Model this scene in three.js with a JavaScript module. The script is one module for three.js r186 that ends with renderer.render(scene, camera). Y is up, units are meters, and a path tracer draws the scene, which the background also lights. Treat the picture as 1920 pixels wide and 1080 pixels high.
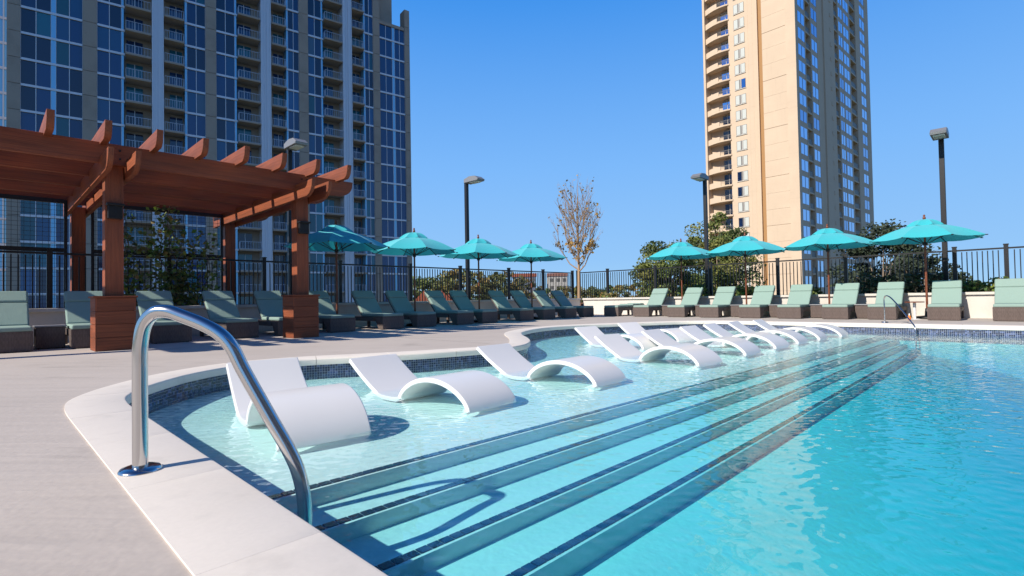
import * as THREE from 'three';
import { RoundedBoxGeometry } from 'three/addons/geometries/RoundedBoxGeometry.js';
import { mergeGeometries, toCreasedNormals } from 'three/addons/utils/BufferGeometryUtils.js';

// ------------------------------------------------------------------ camera, sky, sun, exposure
const scene = new THREE.Scene();
const camera = new THREE.PerspectiveCamera(2 * Math.atan(540 / 971) * 180 / Math.PI, 16 / 9, 0.05, 6000);
camera.rotation.order = 'YXZ';
camera.position.set(0, 0.75, 0);
camera.rotation.set(0.0206, 0.77318, -0.0172);

const SKY = [[-90, .24, .27, .29], [0, .31, .53, .76], [4, .24, .46, .76], [14, .165, .39, .77], [30, .048, .243, .68], [45, .016, .105, .37], [65, .007, .048, .19], [90, .004, .03, .13]];
function skyTexture() {
  const W = 64, H = 512, data = new Float32Array(W * H * 4);
  for (let r = 0; r < H; r++) {
    const e = ((r + .5) / H - .5) * 180;
    let k = 0; while (k < SKY.length - 2 && e > SKY[k + 1][0]) k++;
    const a = SKY[k], b = SKY[k + 1], t = THREE.MathUtils.clamp((e - a[0]) / (b[0] - a[0]), 0, 1), s = k === 0 ? Math.max(0, t * 90 - 89) : t;
    for (let c = 0; c < W; c++) { const o = (r * W + c) * 4; for (let i = 0; i < 3; i++) data[o + i] = a[i + 1] + (b[i + 1] - a[i + 1]) * s; data[o + 3] = 1; }
  }
  const t = new THREE.DataTexture(data, W, H, THREE.RGBAFormat, THREE.FloatType);
  t.mapping = THREE.EquirectangularReflectionMapping; t.magFilter = THREE.LinearFilter; t.minFilter = THREE.LinearFilter; t.needsUpdate = true;
  return t;
}
scene.background = skyTexture();
scene.environment = scene.background;
const sun = new THREE.DirectionalLight(new THREE.Color().setRGB(1, .92, .80), 5);
sun.name = 'sun';
sun.position.set(-.25 * 40, 40, 1.37 * 40 - 8); sun.target.position.set(0, 0, -8);
sun.castShadow = true; sun.shadow.mapSize.set(4096, 4096);
Object.assign(sun.shadow.camera, { left: -40, right: 40, top: 40, bottom: -40, near: 1, far: 200 });
scene.add(sun, sun.target);
const renderer = new THREE.WebGLRenderer({ antialias: true });
renderer.setSize(1024, 576);
renderer.shadowMap.enabled = true;
renderer.toneMapping = THREE.LinearToneMapping;
renderer.toneMappingExposure = 1.25;

// ------------------------------------------------------------------ helpers
function rng(seed) { let s = seed >>> 0; return () => { s = (s + 0x6d2b79f5) | 0; let t = Math.imul(s ^ (s >>> 15), 1 | s); t = (t + Math.imul(t ^ (t >>> 7), 61 | t)) ^ t; return ((t ^ (t >>> 14)) >>> 0) / 4294967296; }; }
const V3 = (x, y, z) => new THREE.Vector3(x, y, z), V2 = (x, y) => new THREE.Vector2(x, y);
const lerp = THREE.MathUtils.lerp, clamp = THREE.MathUtils.clamp;
function hash(x, y, s) { let h = Math.imul(x, 374761393) ^ Math.imul(y, 668265263) ^ Math.imul(s, 2246822519); h = Math.imul(h ^ (h >>> 13), 1274126177); return ((h ^ (h >>> 16)) >>> 0) / 4294967296; }
function pn(x, y, px, py, s) {   // value noise that repeats every px, py cells
  const ix = Math.floor(x), iy = Math.floor(y), fx = x - ix, fy = y - iy, u = fx * fx * (3 - 2 * fx), v = fy * fy * (3 - 2 * fy), m = (a, n) => ((a % n) + n) % n;
  const h = (a, b) => hash(m(a, px), m(b, py), s);
  return lerp(lerp(h(ix, iy), h(ix + 1, iy), u), lerp(h(ix, iy + 1), h(ix + 1, iy + 1), u), v);
}
function fbm(u, v, cx, cy, oct, s) { let a = .5, t = 0, n = 0; for (let i = 0; i < oct; i++) { t += a * pn(u * cx, v * cy, cx, cy, s + i); n += a; a *= .5; cx *= 2; cy *= 2; } return t / n; }
const toS = (c) => c <= .0031308 ? c * 12.92 : 1.055 * Math.pow(c, 1 / 2.4) - .055;
function tex(size, fn, srgb = true, h = size) {   // fn gives linear colour 0..1 (or raw when not srgb)
  const d = new Uint8Array(size * h * 4);
  for (let y = 0; y < h; y++) for (let x = 0; x < size; x++) {
    const c = fn((x + .5) / size, (y + .5) / h), o = (y * size + x) * 4;
    for (let i = 0; i < 3; i++) { const q = Array.isArray(c) ? c[i] : c; d[o + i] = Math.round(255 * clamp(srgb ? toS(clamp(q, 0, 1)) : q, 0, 1)); }
    d[o + 3] = 255;
  }
  const t = new THREE.DataTexture(d, size, h);
  t.wrapS = t.wrapT = THREE.RepeatWrapping; t.magFilter = THREE.LinearFilter; t.minFilter = THREE.LinearMipmapLinearFilter; t.generateMipmaps = true;
  if (srgb) t.colorSpace = THREE.SRGBColorSpace;
  t.needsUpdate = true; return t;
}
function rep(t, x, y = x) { const c = t.clone(); c.repeat.set(x, y); c.needsUpdate = true; return c; }
const rgb = (r, g, b) => new THREE.Color().setRGB(r, g, b);
const std = (o) => { const m = new THREE.MeshStandardMaterial(o); if (Array.isArray(o.color)) m.color = rgb(...o.color); return m; };
function phys(o) { const c = o.color; if (Array.isArray(c)) delete o.color; const m = new THREE.MeshPhysicalMaterial(o); if (Array.isArray(c)) m.color = rgb(...c); return m; }
function mat(o) { const c = o.color; if (Array.isArray(c)) delete o.color; const m = new THREE.MeshStandardMaterial(o); if (Array.isArray(c)) m.color = rgb(...c); return m; }
// uv in metres, u along the longest side
function metreUV(g, off = 0) {
  g.computeBoundingBox(); const b = g.boundingBox, s = [b.max.x - b.min.x, b.max.y - b.min.y, b.max.z - b.min.z], p = g.attributes.position, n = g.attributes.normal, uv = new Float32Array(p.count * 2);
  for (let i = 0; i < p.count; i++) {
    const N = [Math.abs(n.getX(i)), Math.abs(n.getY(i)), Math.abs(n.getZ(i))], k = N.indexOf(Math.max(...N)), ax = [0, 1, 2].filter((a) => a !== k).sort((a, c) => s[c] - s[a]), P = [p.getX(i), p.getY(i), p.getZ(i)];
    uv[i * 2] = P[ax[0]] + off; uv[i * 2 + 1] = P[ax[1]] + off * .37;
  }
  g.setAttribute('uv', new THREE.BufferAttribute(uv, 2)); return g;
}
let uvOff = 0;
function bx(w, h, d, x = 0, y = 0, z = 0) { uvOff = (uvOff + .731) % 7; const g = metreUV(new THREE.BoxGeometry(w, h, d), uvOff); return g.translate(x, y, z); }
function rbx(w, h, d, r, x = 0, y = 0, z = 0, seg = 1) { uvOff = (uvOff + .731) % 7; const g = metreUV(new RoundedBoxGeometry(w, h, d, seg, r), uvOff); return g.translate(x, y, z); }
function merged(list) { return mergeGeometries(list.map((g) => { const q = g.index ? g.toNonIndexed() : g; for (const k of Object.keys(q.attributes)) if (!['position', 'normal', 'uv'].includes(k)) q.deleteAttribute(k); return q; })); }
const taken = new Map();
function numbered(n) { const k = taken.get(n) ?? 0; taken.set(n, k + 1); return k ? n + '_' + String(k).padStart(3, '0') : n; }
function mesh(name, g, m, parent = scene, x = 0, y = 0, z = 0) {
  const o = new THREE.Mesh(g, m); o.name = parent === scene ? numbered(name) : name; o.position.set(x, y, z); o.castShadow = o.receiveShadow = true; parent.add(o); return o;
}
function thing(name, label, category, [x, y, z] = [0, 0, 0], turn = 0, group) {
  const o = new THREE.Group(); o.name = numbered(name); o.position.set(x, y, z); o.rotation.y = turn; o.userData = { label, category }; if (group) o.userData.group = group; scene.add(o); return o;
}
function tag(o, label, category, group) { o.userData.label = label; o.userData.category = category; if (group) o.userData.group = group; return o; }
function struct(name, g, m, label) { const o = mesh(name, g, m); o.userData.kind = 'structure'; if (label) o.userData.label = label; return o; }
function dup(root, [x, y, z], turn, label, group) { const r = root.clone(); r.name = numbered(root.name); r.userData = { ...root.userData }; if (label) r.userData.label = label; if (group) r.userData.group = group; r.position.set(x, y, z); r.rotation.y = turn; scene.add(r); return r; }
function tube(points, r, seg = 8, n = points.length * 4, curve) { const c = curve ?? new THREE.CatmullRomCurve3(points, false, 'centripetal'); return new THREE.TubeGeometry(c, n, r, seg, false); }
function limb(a, b, ra, rb, seg = 6) {   // a tapered bar from a to b
  const d = b.clone().sub(a), g = new THREE.CylinderGeometry(rb, ra, d.length(), seg, 1, true);
  g.applyQuaternion(new THREE.Quaternion().setFromUnitVectors(V3(0, 1, 0), d.clone().normalize())); g.translate((a.x + b.x) / 2, (a.y + b.y) / 2, (a.z + b.z) / 2); return g;
}
const ORD = ['first', 'second', 'third', 'fourth', 'fifth', 'sixth', 'seventh', 'eighth', 'ninth', 'tenth', 'eleventh', 'twelfth', 'thirteenth', 'fourteenth'];

// ------------------------------------------------------------------ materials
const tDeck = tex(1024, (u, v) => {
  const w = fbm(u, v, 6, 6, 3, 3) * .02, s = fbm(u, v + w, 5, 70, 4, 11), f = fbm(u, v, 180, 180, 2, 21), big = fbm(u, v, 3, 4, 4, 31), d = fbm(u, v + w, 9, 34, 2, 41);
  const k = .88 + .13 * s + .06 * f + .15 * big - (d > .68 ? (d - .68) * .9 : 0);
  return [.437 * k, .384 * k, .346 * k];
});
const bDeck = tex(1024, (u, v) => { const w = fbm(u, v, 6, 6, 3, 3) * .02; return .72 * fbm(u, v + w, 5, 70, 4, 11) + .28 * fbm(u, v, 160, 160, 2, 21); }, false);
const tCop = tex(512, (u, v) => { const k = .90 + .09 * fbm(u, v, 4, 4, 4, 5) + .05 * fbm(u, v, 120, 120, 2, 6), st = fbm(u, v, 7, 7, 4, 9), q = st > .66 ? 1 - (st - .66) * .6 : 1; return [.77 * k * q, .70 * k * q, .625 * k * q]; });
const tPlaster = tex(1024, (u, v) => { const k = .84 + .16 * fbm(u, v, 7, 7, 4, 15) + .06 * fbm(u, v, 90, 90, 2, 16); return [.76 * k, .82 * k, .785 * k]; });
const bPlaster = tex(512, (u, v) => .5 * fbm(u, v, 9, 9, 4, 18) + .5 * fbm(u, v, 80, 80, 2, 19), false);
const tWood = tex(512, (u, v) => { const w = fbm(u, v, 3, 3, 3, 51) * .5, g = fbm(u, v + w * .12, 3, 60, 4, 52), b = fbm(u, v, 2, 6, 3, 54), f = fbm(u, v + w * .1, 6, 120, 2, 57), k = .42 + .75 * g * b + .35 * (b - .5) + .22 * f; return [.33 * k, .080 * k, .025 * k]; });
const bWood = tex(512, (u, v) => { const w = fbm(u, v, 3, 3, 3, 51) * .5; return fbm(u, v + w * .12, 3, 60, 4, 52); }, false);
const weave = (u, v) => { const n = 16, x = u * n, y = v * n, i = Math.floor(x), j = Math.floor(y), a = (i + j) & 1, fx = x - i - .5, fy = y - j - .5; return a ? 1 - 2.4 * fx * fx - .9 * fy * fy : 1 - 2.4 * fy * fy - .9 * fx * fx; };
const tWick = tex(256, (u, v) => { const k = (.55 + .55 * weave(u, v)) * (.8 + .4 * hash(Math.floor(u * 16), Math.floor(v * 4), 7)); return [.125 * k, .092 * k, .08 * k]; });
const bWick = tex(256, (u, v) => clamp(weave(u, v), 0, 1), false);
const tCloth = tex(256, (u, v) => { const k = .93 + .09 * fbm(u, v, 64, 64, 2, 61) + .05 * fbm(u, v, 4, 4, 3, 62); return [k, k, k]; });
const bCloth = tex(256, (u, v) => .6 * fbm(u, v, 5, 5, 3, 63) + .4 * fbm(u, v, 64, 64, 2, 61), false);
const tConc = tex(512, (u, v) => { const k = .78 + .3 * fbm(u, v, 4, 4, 4, 71) + .1 * fbm(u, v, 60, 60, 2, 72) - .1 * Math.max(0, fbm(u, v, 40, 3, 3, 73) - .55); return [k, k, k]; });
const tCream = tex(512, (u, v) => { const k = .90 + .12 * fbm(u, v, 3, 4, 4, 75) + .03 * fbm(u, v, 50, 50, 2, 76) - .12 * Math.max(0, fbm(u, v, 30, 2, 3, 77) - .6); return [k, k, k]; });
const tSoil = tex(512, (u, v) => { const k = .4 + 1.2 * fbm(u, v, 40, 40, 3, 81); return [.17 * k, .085 * k, .05 * k]; });
const tGround = tex(512, (u, v) => { const a = fbm(u, v, 6, 6, 5, 85), k = .5 + fbm(u, v, 60, 60, 2, 86); return [lerp(.05, .12, a) * k, lerp(.075, .10, a) * k, lerp(.03, .06, a) * k]; });
const tBark = tex(256, (u, v) => { const k = .5 + .8 * fbm(u, v, 20, 4, 4, 91); return [.25 * k, .19 * k, .14 * k]; });
function waves(size, list, seed) {
  const R = rng(seed), W = list.map(([kmax, kmin, amp, n]) => Array.from({ length: n }, () => { let a, b; do { a = Math.round((R() * 2 - 1) * kmax); b = Math.round((R() * 2 - 1) * kmax); } while (Math.hypot(a, b) < kmin || Math.hypot(a, b) > kmax); return [a, b, R() * 6.283, amp * (kmin + kmax) / 2 / Math.hypot(a, b)]; })).flat();
  return (u, v) => { let s = 0; for (const [a, b, p, m] of W) { const q = Math.sin(6.28318 * (a * u + b * v) + p); s += m * (q + .25 * q * Math.abs(q)); } return s; };
}
const wv1 = waves(0, [[7, 3, .030, 8], [13, 7, .040, 14], [28, 13, .034, 26]], 5);
const bWater = tex(512, (u, v) => .5 + .26 * wv1(u, v), false);

const M = {
  deck: mat({ map: rep(tDeck, .25), bumpMap: rep(bDeck, .25), bumpScale: .004, roughness: .88 }),
  coping: mat({ map: rep(tCop, .7), roughness: .72 }),
  copingSeal: mat({ color: [.16, .14, .13], roughness: .9 }),
  plaster: mat({ map: rep(tPlaster, .4), bumpMap: rep(bPlaster, .4), bumpScale: .004, roughness: .8 }),
  tile: phys({ color: [1, 1, 1], roughness: .18, clearcoat: .5, clearcoatRoughness: .08 }),
  navy: phys({ color: [.012, .022, .055], roughness: .22, clearcoat: .4 }),
  navy2: phys({ color: [.02, .035, .085], roughness: .22, clearcoat: .4 }),
  grout: mat({ color: [.42, .44, .48], roughness: .9 }),
  water: phys({ color: [1, 1, 1], transmission: 1, thickness: 0, roughness: .015, ior: 1.33, bumpMap: rep(bWater, 1 / 1.9), bumpScale: .017 }),
  waterBody: phys({ color: [1, 1, 1], transmission: 1, thickness: 1, roughness: 0, ior: 1.33, transparent: true, opacity: .01, attenuationDistance: 1 }),
  steel: mat({ color: [.62, .61, .60], metalness: 1, roughness: .16 }),
  white: phys({ color: [.73, .72, .72], roughness: .38, clearcoat: .15 }),
  wood: mat({ map: rep(tWood, .5, 1.2), bumpMap: rep(bWood, .5, 1.2), bumpScale: .004, roughness: .62 }),
  black: mat({ color: [.012, .012, .014], roughness: .42, metalness: .2 }),
  bronze: mat({ color: [.022, .021, .022], roughness: .4, metalness: .4 }),
  lampGrey: mat({ color: [.24, .24, .25], roughness: .45, metalness: .3 }),
  lens: phys({ color: [.75, .72, .62], roughness: .25 }),
  wicker: mat({ map: rep(tWick, 5), bumpMap: rep(bWick, 5), bumpScale: .006, roughness: .6 }),
  cushion: mat({ color: [.24, .34, .30], map: rep(tCloth, 1.6), bumpMap: rep(bCloth, 1.6), bumpScale: .006, roughness: .92 }),
  canopy: phys({ color: [.03, .49, .555], map: rep(tCloth, 1.5), roughness: .95, transmission: .22, thickness: 0 }),
  canopyTrim: mat({ color: [.02, .42, .47], roughness: .95 }),
  poleWood: mat({ map: rep(tWood, 1, 3), color: [.75, .85, 1], roughness: .45 }),
  conc: mat({ color: [.34, .285, .235], map: rep(tConc, .25), roughness: .9 }),
  concLight: mat({ color: [.62, .58, .53], map: rep(tConc, .5), roughness: .9 }),
  concDark: mat({ color: [.30, .27, .25], map: rep(tConc, .3), roughness: .9 }),
  metalPanel: mat({ color: [.60, .62, .68], metalness: .1, roughness: .45 }),
  whiteMetal: mat({ color: [.60, .62, .68], metalness: .1, roughness: .4 }),
  railing: mat({ color: [.40, .45, .55], metalness: .1, roughness: .4 }),
  fin: phys({ color: [.20, .48, .72], roughness: .18, metalness: .2 }),
  cream: mat({ color: [.60, .465, .34], map: rep(tCream, .12), roughness: .9 }),
  brownStrip: mat({ color: [.36, .20, .085], roughness: .85 }),
  curtain: mat({ color: [.50, .52, .49], roughness: .8 }),
  frame: mat({ color: [.16, .15, .14], roughness: .5 }),
  soil: mat({ map: rep(tSoil, .8), roughness: 1 }),
  ground: mat({ map: rep(tGround, 1 / 60), roughness: 1 }),
  bark: mat({ map: rep(tBark, 1, .6), roughness: .95 }),
  paleBark: mat({ map: rep(tBark, 1, .6), color: [1.6, 1.4, 1.15], roughness: .95 }),
  orange: mat({ color: [.72, .19, .02], roughness: .4 }),
  redTile: mat({ color: [.36, .10, .055], roughness: .9 }),
  brick: mat({ color: [.36, .17, .13], roughness: .9 }),
  blueGrey: mat({ color: [.20, .23, .30], roughness: .7 }),
};
M.waterBody.attenuationColor.setRGB(.36, .862, .925);
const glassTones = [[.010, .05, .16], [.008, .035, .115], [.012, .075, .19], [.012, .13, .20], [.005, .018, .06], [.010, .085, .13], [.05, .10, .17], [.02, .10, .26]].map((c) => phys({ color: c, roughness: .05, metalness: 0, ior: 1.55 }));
const shadeGlass = [[.42, .58, .82], [.25, .38, .62]].map((c) => phys({ color: c, roughness: .06, metalness: 1 }));

// ------------------------------------------------------------------ the pool outline (x, z), inner edge of the coping
const leftPts = [[-4.62, -.745], [-4.92, -.755], [-5.26, -.80], [-5.57, -.93], [-5.88, -1.12], [-6.38, -1.54], [-6.72, -2.05], [-6.8, -2.5], [-6.70, -2.98], [-6.33, -3.72], [-6.04, -4.41], [-5.80, -5.2], [-5.67, -5.72], [-5.80, -6.18], [-6.18, -6.72], [-6.75, -7.27], [-7.34, -7.76], [-7.86, -8.3], [-8.24, -8.95], [-8.5, -9.65], [-8.6, -10.5], [-8.45, -11.4], [-8.02, -12.4], [-7.5, -13.4], [-6.95, -14.3], [-6.5, -14.7], [-6.1, -14.85]];
const NEARZ = -.745, FARZ = -14.85, RIGHTX = 6;
const outline = (() => {
  const c = new THREE.CatmullRomCurve3(leftPts.map(([x, z]) => V3(x, 0, z)), false, 'centripetal'), out = [], line = (ax, az, bx_, bz) => { const L = Math.hypot(bx_ - ax, bz - az), n = Math.max(1, Math.round(L / .25)); for (let i = 0; i < n; i++) out.push([lerp(ax, bx_, i / n), lerp(az, bz, i / n)]); };
  line(RIGHTX, NEARZ, -4.62, NEARZ);
  for (const p of c.getSpacedPoints(230)) out.push([p.x, p.z]);
  out.pop();
  line(-6.1, FARZ, RIGHTX, FARZ); line(RIGHTX, FARZ, RIGHTX, NEARZ);
  return out;
})();
const ON = outline.length;
const arc = [0]; for (let i = 1; i <= ON; i++) { const a = outline[i - 1], b = outline[i % ON]; arc.push(arc[i - 1] + Math.hypot(a[0] - b[0], a[1] - b[1])); }
const outN = outline.map((p, i) => { const a = outline[(i + ON - 1) % ON], b = outline[(i + 1) % ON], dx = b[0] - a[0], dz = b[1] - a[1], l = Math.hypot(dx, dz); return [-dz / l * -1, dx / l * -1]; });
// the outline runs right to left along the near edge: away from the water is then (+z) there
{ const i = 5; if (outN[i][1] < 0) for (const n of outN) { n[0] *= -1; n[1] *= -1; } }
function offsetOutline(d) { return outline.map(([x, z], i) => { const dd = typeof d === 'function' ? d(i) : d; return [x + outN[i][0] * dd, z + outN[i][1] * dd]; }); }
const tip = outline.reduce((best, p, i) => Math.hypot(p[0] + 5.67, p[1] + 5.75) < Math.hypot(outline[best][0] + 5.67, outline[best][1] + 5.75) ? i : best, 0);
const copW = (i) => { const s = Math.abs(arc[i] - arc[tip]); return s < 1.1 ? lerp(.24, .335, s / 1.1) : .335; };
const toShape = (pts) => new THREE.Shape(pts.map(([x, z]) => V2(x, -z)));
function flat(shape, y, uvTurn = 0) { const g = new THREE.ShapeGeometry(shape); g.rotateX(-Math.PI / 2); g.translate(0, y, 0); const p = g.attributes.position, uv = g.attributes.uv, c = Math.cos(uvTurn), s = Math.sin(uvTurn); for (let i = 0; i < p.count; i++) uv.setXY(i, p.getX(i) * c - p.getZ(i) * s, p.getX(i) * s + p.getZ(i) * c); return g; }
function solid(pts, y0, y1) {   // a prism standing on the polygon pts
  const g = new THREE.ExtrudeGeometry(toShape(pts), { depth: y1 - y0, bevelEnabled: false, curveSegments: 1 }); g.rotateX(-Math.PI / 2); g.translate(0, y0, 0); return metreUV(g);
}

// ------------------------------------------------------------------ ground, podium, deck
struct('ground', (() => { const g = new THREE.PlaneGeometry(5000, 5000); g.rotateX(-Math.PI / 2); const uv = g.attributes.uv; for (let i = 0; i < uv.count; i++) uv.setXY(i, uv.getX(i) * 5000, uv.getY(i) * 5000); return g; })(), M.ground).position.y = -6;
const DX0 = -16.4, DX1 = 17, DZ0 = -21, DZ1 = 7;
{ // deck slab with the opening for the pool
  const s = toShape([[DX0, DZ1], [DX1, DZ1], [DX1, DZ0], [DX0, DZ0]]); s.holes.push(new THREE.Path(offsetOutline(.12).map(([x, z]) => V2(x, -z))));
  struct('pool_deck', flat(s, 0, .77), M.deck, 'pinkish beige textured concrete pool deck');
  const p = [[DX1 - DX0, .3, (DX0 + DX1) / 2, DZ0], [DX1 - DX0, .3, (DX0 + DX1) / 2, DZ1]].map(([w, t, x, z]) => bx(w, 5.99, t, x, -3.01, z)).concat([[DX0], [DX1]].map(([x]) => bx(.3, 5.99, DZ1 - DZ0 - .302, x, -3.01, (DZ0 + DZ1) / 2)));
  struct('podium_wall', merged(p), M.concDark);
  for (const [a, b] of [[[-11.6, -5.95], [-6.35, -5.95]], [[-11.6, -9.6], [-8.95, -9.6]], [[-2, -15.25], [-2, -16.95]], [[-6.4, -15.25], [-6.4, -16.95]]]) {
    const L = Math.hypot(b[0] - a[0], b[1] - a[1]), g = new THREE.PlaneGeometry(L, .009); g.rotateX(-Math.PI / 2); g.rotateY(-Math.atan2(b[1] - a[1], b[0] - a[0])); g.translate((a[0] + b[0]) / 2, .003, (a[1] + b[1]) / 2);
    struct('deck_joint', g, M.copingSeal);
  }
}

// ------------------------------------------------------------------ pool basin
const pool = new THREE.Group(); pool.name = numbered('swimming_pool'); pool.userData = { kind: 'structure', label: 'swimming pool with a shallow lounging ledge and tiled steps' }; scene.add(pool);
const WATER = -.19, LEDGE = -.272, TREAD = [-.362, -.45, -.535], FLOOR = -.665;
{ // wall sheet round the basin
  const pos = [], uv = [], idx = [], hs = [-.06, FLOOR - 1.2];
  for (let i = 0; i <= ON; i++) { const [x, z] = outline[i % ON]; for (const h of hs) { pos.push(x, h, z); uv.push(arc[i], h); } }
  for (let i = 0; i < ON; i++) { const a = i * 2; idx.push(a, a + 1, a + 2, a + 1, a + 3, a + 2); }
  const g = new THREE.BufferGeometry(); g.setAttribute('position', new THREE.Float32BufferAttribute(pos, 3)); g.setAttribute('uv', new THREE.Float32BufferAttribute(uv, 2)); g.setIndex(idx); g.computeVertexNormals();
  mesh('basin_wall', g, M.plaster, pool);
  { const g = new THREE.PlaneGeometry(RIGHTX + 4, FARZ * -1 + .8, 40, 4); g.rotateX(-Math.PI / 2); g.translate((RIGHTX - 3.9) / 2, 0, (NEARZ + FARZ) / 2); const p = g.attributes.position, uv = g.attributes.uv; for (let i = 0; i < p.count; i++) { const x = p.getX(i), k = clamp((x + 1.5) / 3.6, 0, 1); p.setY(i, FLOOR - 1.1 * Math.pow(k, 1.2)); uv.setXY(i, x, p.getZ(i)); } g.computeVertexNormals(); mesh('basin_floor', g, M.plaster, pool); }
  // lines of the steps: x at the near wall and at the far wall
  const L = [[-2.79, -2.28], [-2.45, -1.99], [-2.04, -1.85], [-1.66, -1.62]], xAt = (k, z) => lerp(L[k][0], L[k][1], (z - NEARZ) / (FARZ - NEARZ));
  const left = outline.filter(([x, z], i) => i > 0 && x < -2.9 && x > -20);   // from the near edge round to the far edge
  mesh('ledge', solid([[L[0][0], NEARZ + .02], ...left, [L[0][1], FARZ - .02]], FLOOR - .1, LEDGE), M.plaster, pool);
  TREAD.forEach((y, k) => mesh('step', solid([[L[k + 1][0], NEARZ + .02], [L[k][0], NEARZ + .02], [L[k][1], FARZ - .02], [L[k + 1][1], FARZ - .02]], FLOOR - .1, y), M.plaster, pool));
  // nosing tiles
  const P = .068, tg = rbx(.056, .008, .062, .0025), R = rng(4), steps = pool.children.filter((o) => ['ledge', 'step'].includes(o.name));
  const far = [];
  [LEDGE, ...TREAD].forEach((y, k) => {
    const n = Math.floor((NEARZ - FARZ - .04) / P), turn = Math.atan2(L[k][1] - L[k][0], FARZ - NEARZ);
    for (let i = 0; i < n; i++) {
      const z = NEARZ - .03 - P * (i + .5), x = xAt(k, z) - .046;
      if (i < 70) { const t = mesh('tile', tg, R() < .4 ? M.navy2 : M.navy, steps[k], x, y + .001 + R() * .0008, z); t.rotation.y = turn; }
      else far.push([x, y + .001, z, turn]);
    }
  });
  const im = new THREE.InstancedMesh(tg, M.navy, far.length), m4 = new THREE.Matrix4(); far.forEach(([x, y, z, t], i) => im.setMatrixAt(i, m4.makeRotationY(t).setPosition(x, y, z)));
  im.name = 'far_nosing_tiles'; im.userData.kind = 'stuff'; im.castShadow = im.receiveShadow = true; pool.add(im);
  // mosaic band under the coping
  const q = .0325, cells = []; let seg = 0;
  for (let s = 0; s < arc[ON]; s += q) {
    while (arc[seg + 1] < s) seg++;
    const a = outline[seg], b = outline[(seg + 1) % ON], f = (s - arc[seg]) / (arc[seg + 1] - arc[seg]), x = lerp(a[0], b[0], f), z = lerp(a[1], b[1], f);
    if (x > 3 || (x > -3.4 && z > -2)) continue;
    const nx = outN[seg][0], nz = outN[seg][1];
    for (let r = 0; r < 9; r++) cells.push([x, -.092 - r * q, z, Math.atan2(-nx, -nz)]);
  }
  const mt = new THREE.InstancedMesh(new THREE.BoxGeometry(.0285, .0285, .008), M.tile, cells.length), col = new THREE.Color(), R2 = rng(77);
  cells.forEach(([x, y, z, t], i) => { mt.setMatrixAt(i, m4.makeRotationY(t).setPosition(x, y, z)); const k = R2(), a = R2(); if (k < .62) col.setRGB(.010 + .012 * a, .016 + .016 * a, .045 + .04 * a); else if (k < .88) col.setRGB(.03 + .02 * a, .05 + .03 * a, .13 + .06 * a); else col.setRGB(.10, .13, .26); mt.setColorAt(i, col); });
  mt.name = 'mosaic_tile_band'; mt.userData.kind = 'stuff'; mt.castShadow = mt.receiveShadow = true; pool.add(mt);
  // grout sheet behind the mosaic
  const gp = [], gi = [];
  for (let i = 0; i <= ON; i++) { const [x, z] = outline[i % ON], n = outN[i % ON]; for (const h of [-.07, -.37]) gp.push(x - n[0] * .0015, h, z - n[1] * .0015); }
  for (let i = 0; i < ON; i++) { const a = i * 2; gi.push(a, a + 1, a + 2, a + 1, a + 3, a + 2); }
  const gg = new THREE.BufferGeometry(); gg.setAttribute('position', new THREE.Float32BufferAttribute(gp, 3)); gg.setIndex(gi); gg.computeVertexNormals();
  mesh('tile_grout', gg, M.grout, pool);
}
{ // coping stones
  const prof = (w) => [[-.030, -.080], [-.036, -.066], [-.036, -.010], [-.028, .004], [-.016, .008], [w, .008], [w, -.080]];
  const cop = new THREE.Group(); cop.name = numbered('pool_coping'); cop.userData = { kind: 'structure', label: 'pale stone coping round the pool edge' }; scene.add(cop);
  const total = arc[ON], n = Math.round(total / .95), at = (s) => { s = ((s % total) + total) % total; let lo = 0, hi = ON; while (hi - lo > 1) { const m = (lo + hi) >> 1; if (arc[m] <= s) lo = m; else hi = m; } const f = (s - arc[lo]) / (arc[lo + 1] - arc[lo]), j = (lo + 1) % ON, nx = lerp(outN[lo][0], outN[j][0], f), nz = lerp(outN[lo][1], outN[j][1], f), l = Math.hypot(nx, nz); return { x: lerp(outline[lo][0], outline[j][0], f), z: lerp(outline[lo][1], outline[j][1], f), nx: nx / l, nz: nz / l, w: lerp(copW(lo), copW(j), f) }; };
  for (let k = 0; k < n; k++) {
    const gap = (k + 1) * total / n < 10.8 ? .0004 : .0028, s0 = k * total / n + gap, s1 = (k + 1) * total / n - gap, m = 10, pos = [], uv = [], idx = [], P = 7;
    for (let i = 0; i <= m; i++) { const s = lerp(s0, s1, i / m), a = at(s); let d = 0; prof(a.w).forEach(([o, y], j) => { pos.push(a.x + a.nx * o, y, a.z + a.nz * o); d = o; uv.push(s, o + y); }); }
    for (let i = 0; i < m; i++) for (let j = 0; j < P; j++) { const a = i * P + j, b = i * P + (j + 1) % P; idx.push(a, a + P, b, b, a + P, b + P); }
    for (let j = 1; j < P - 1; j++) { idx.push(0, j, j + 1); const o = m * P; idx.push(o, o + j + 1, o + j); }
    let g = new THREE.BufferGeometry(); g.setAttribute('position', new THREE.Float32BufferAttribute(pos, 3)); g.setAttribute('uv', new THREE.Float32BufferAttribute(uv, 2)); g.setIndex(idx); g = toCreasedNormals(g, .5);
    mesh('coping_stone', g, M.coping, cop);
  }
}
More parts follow.
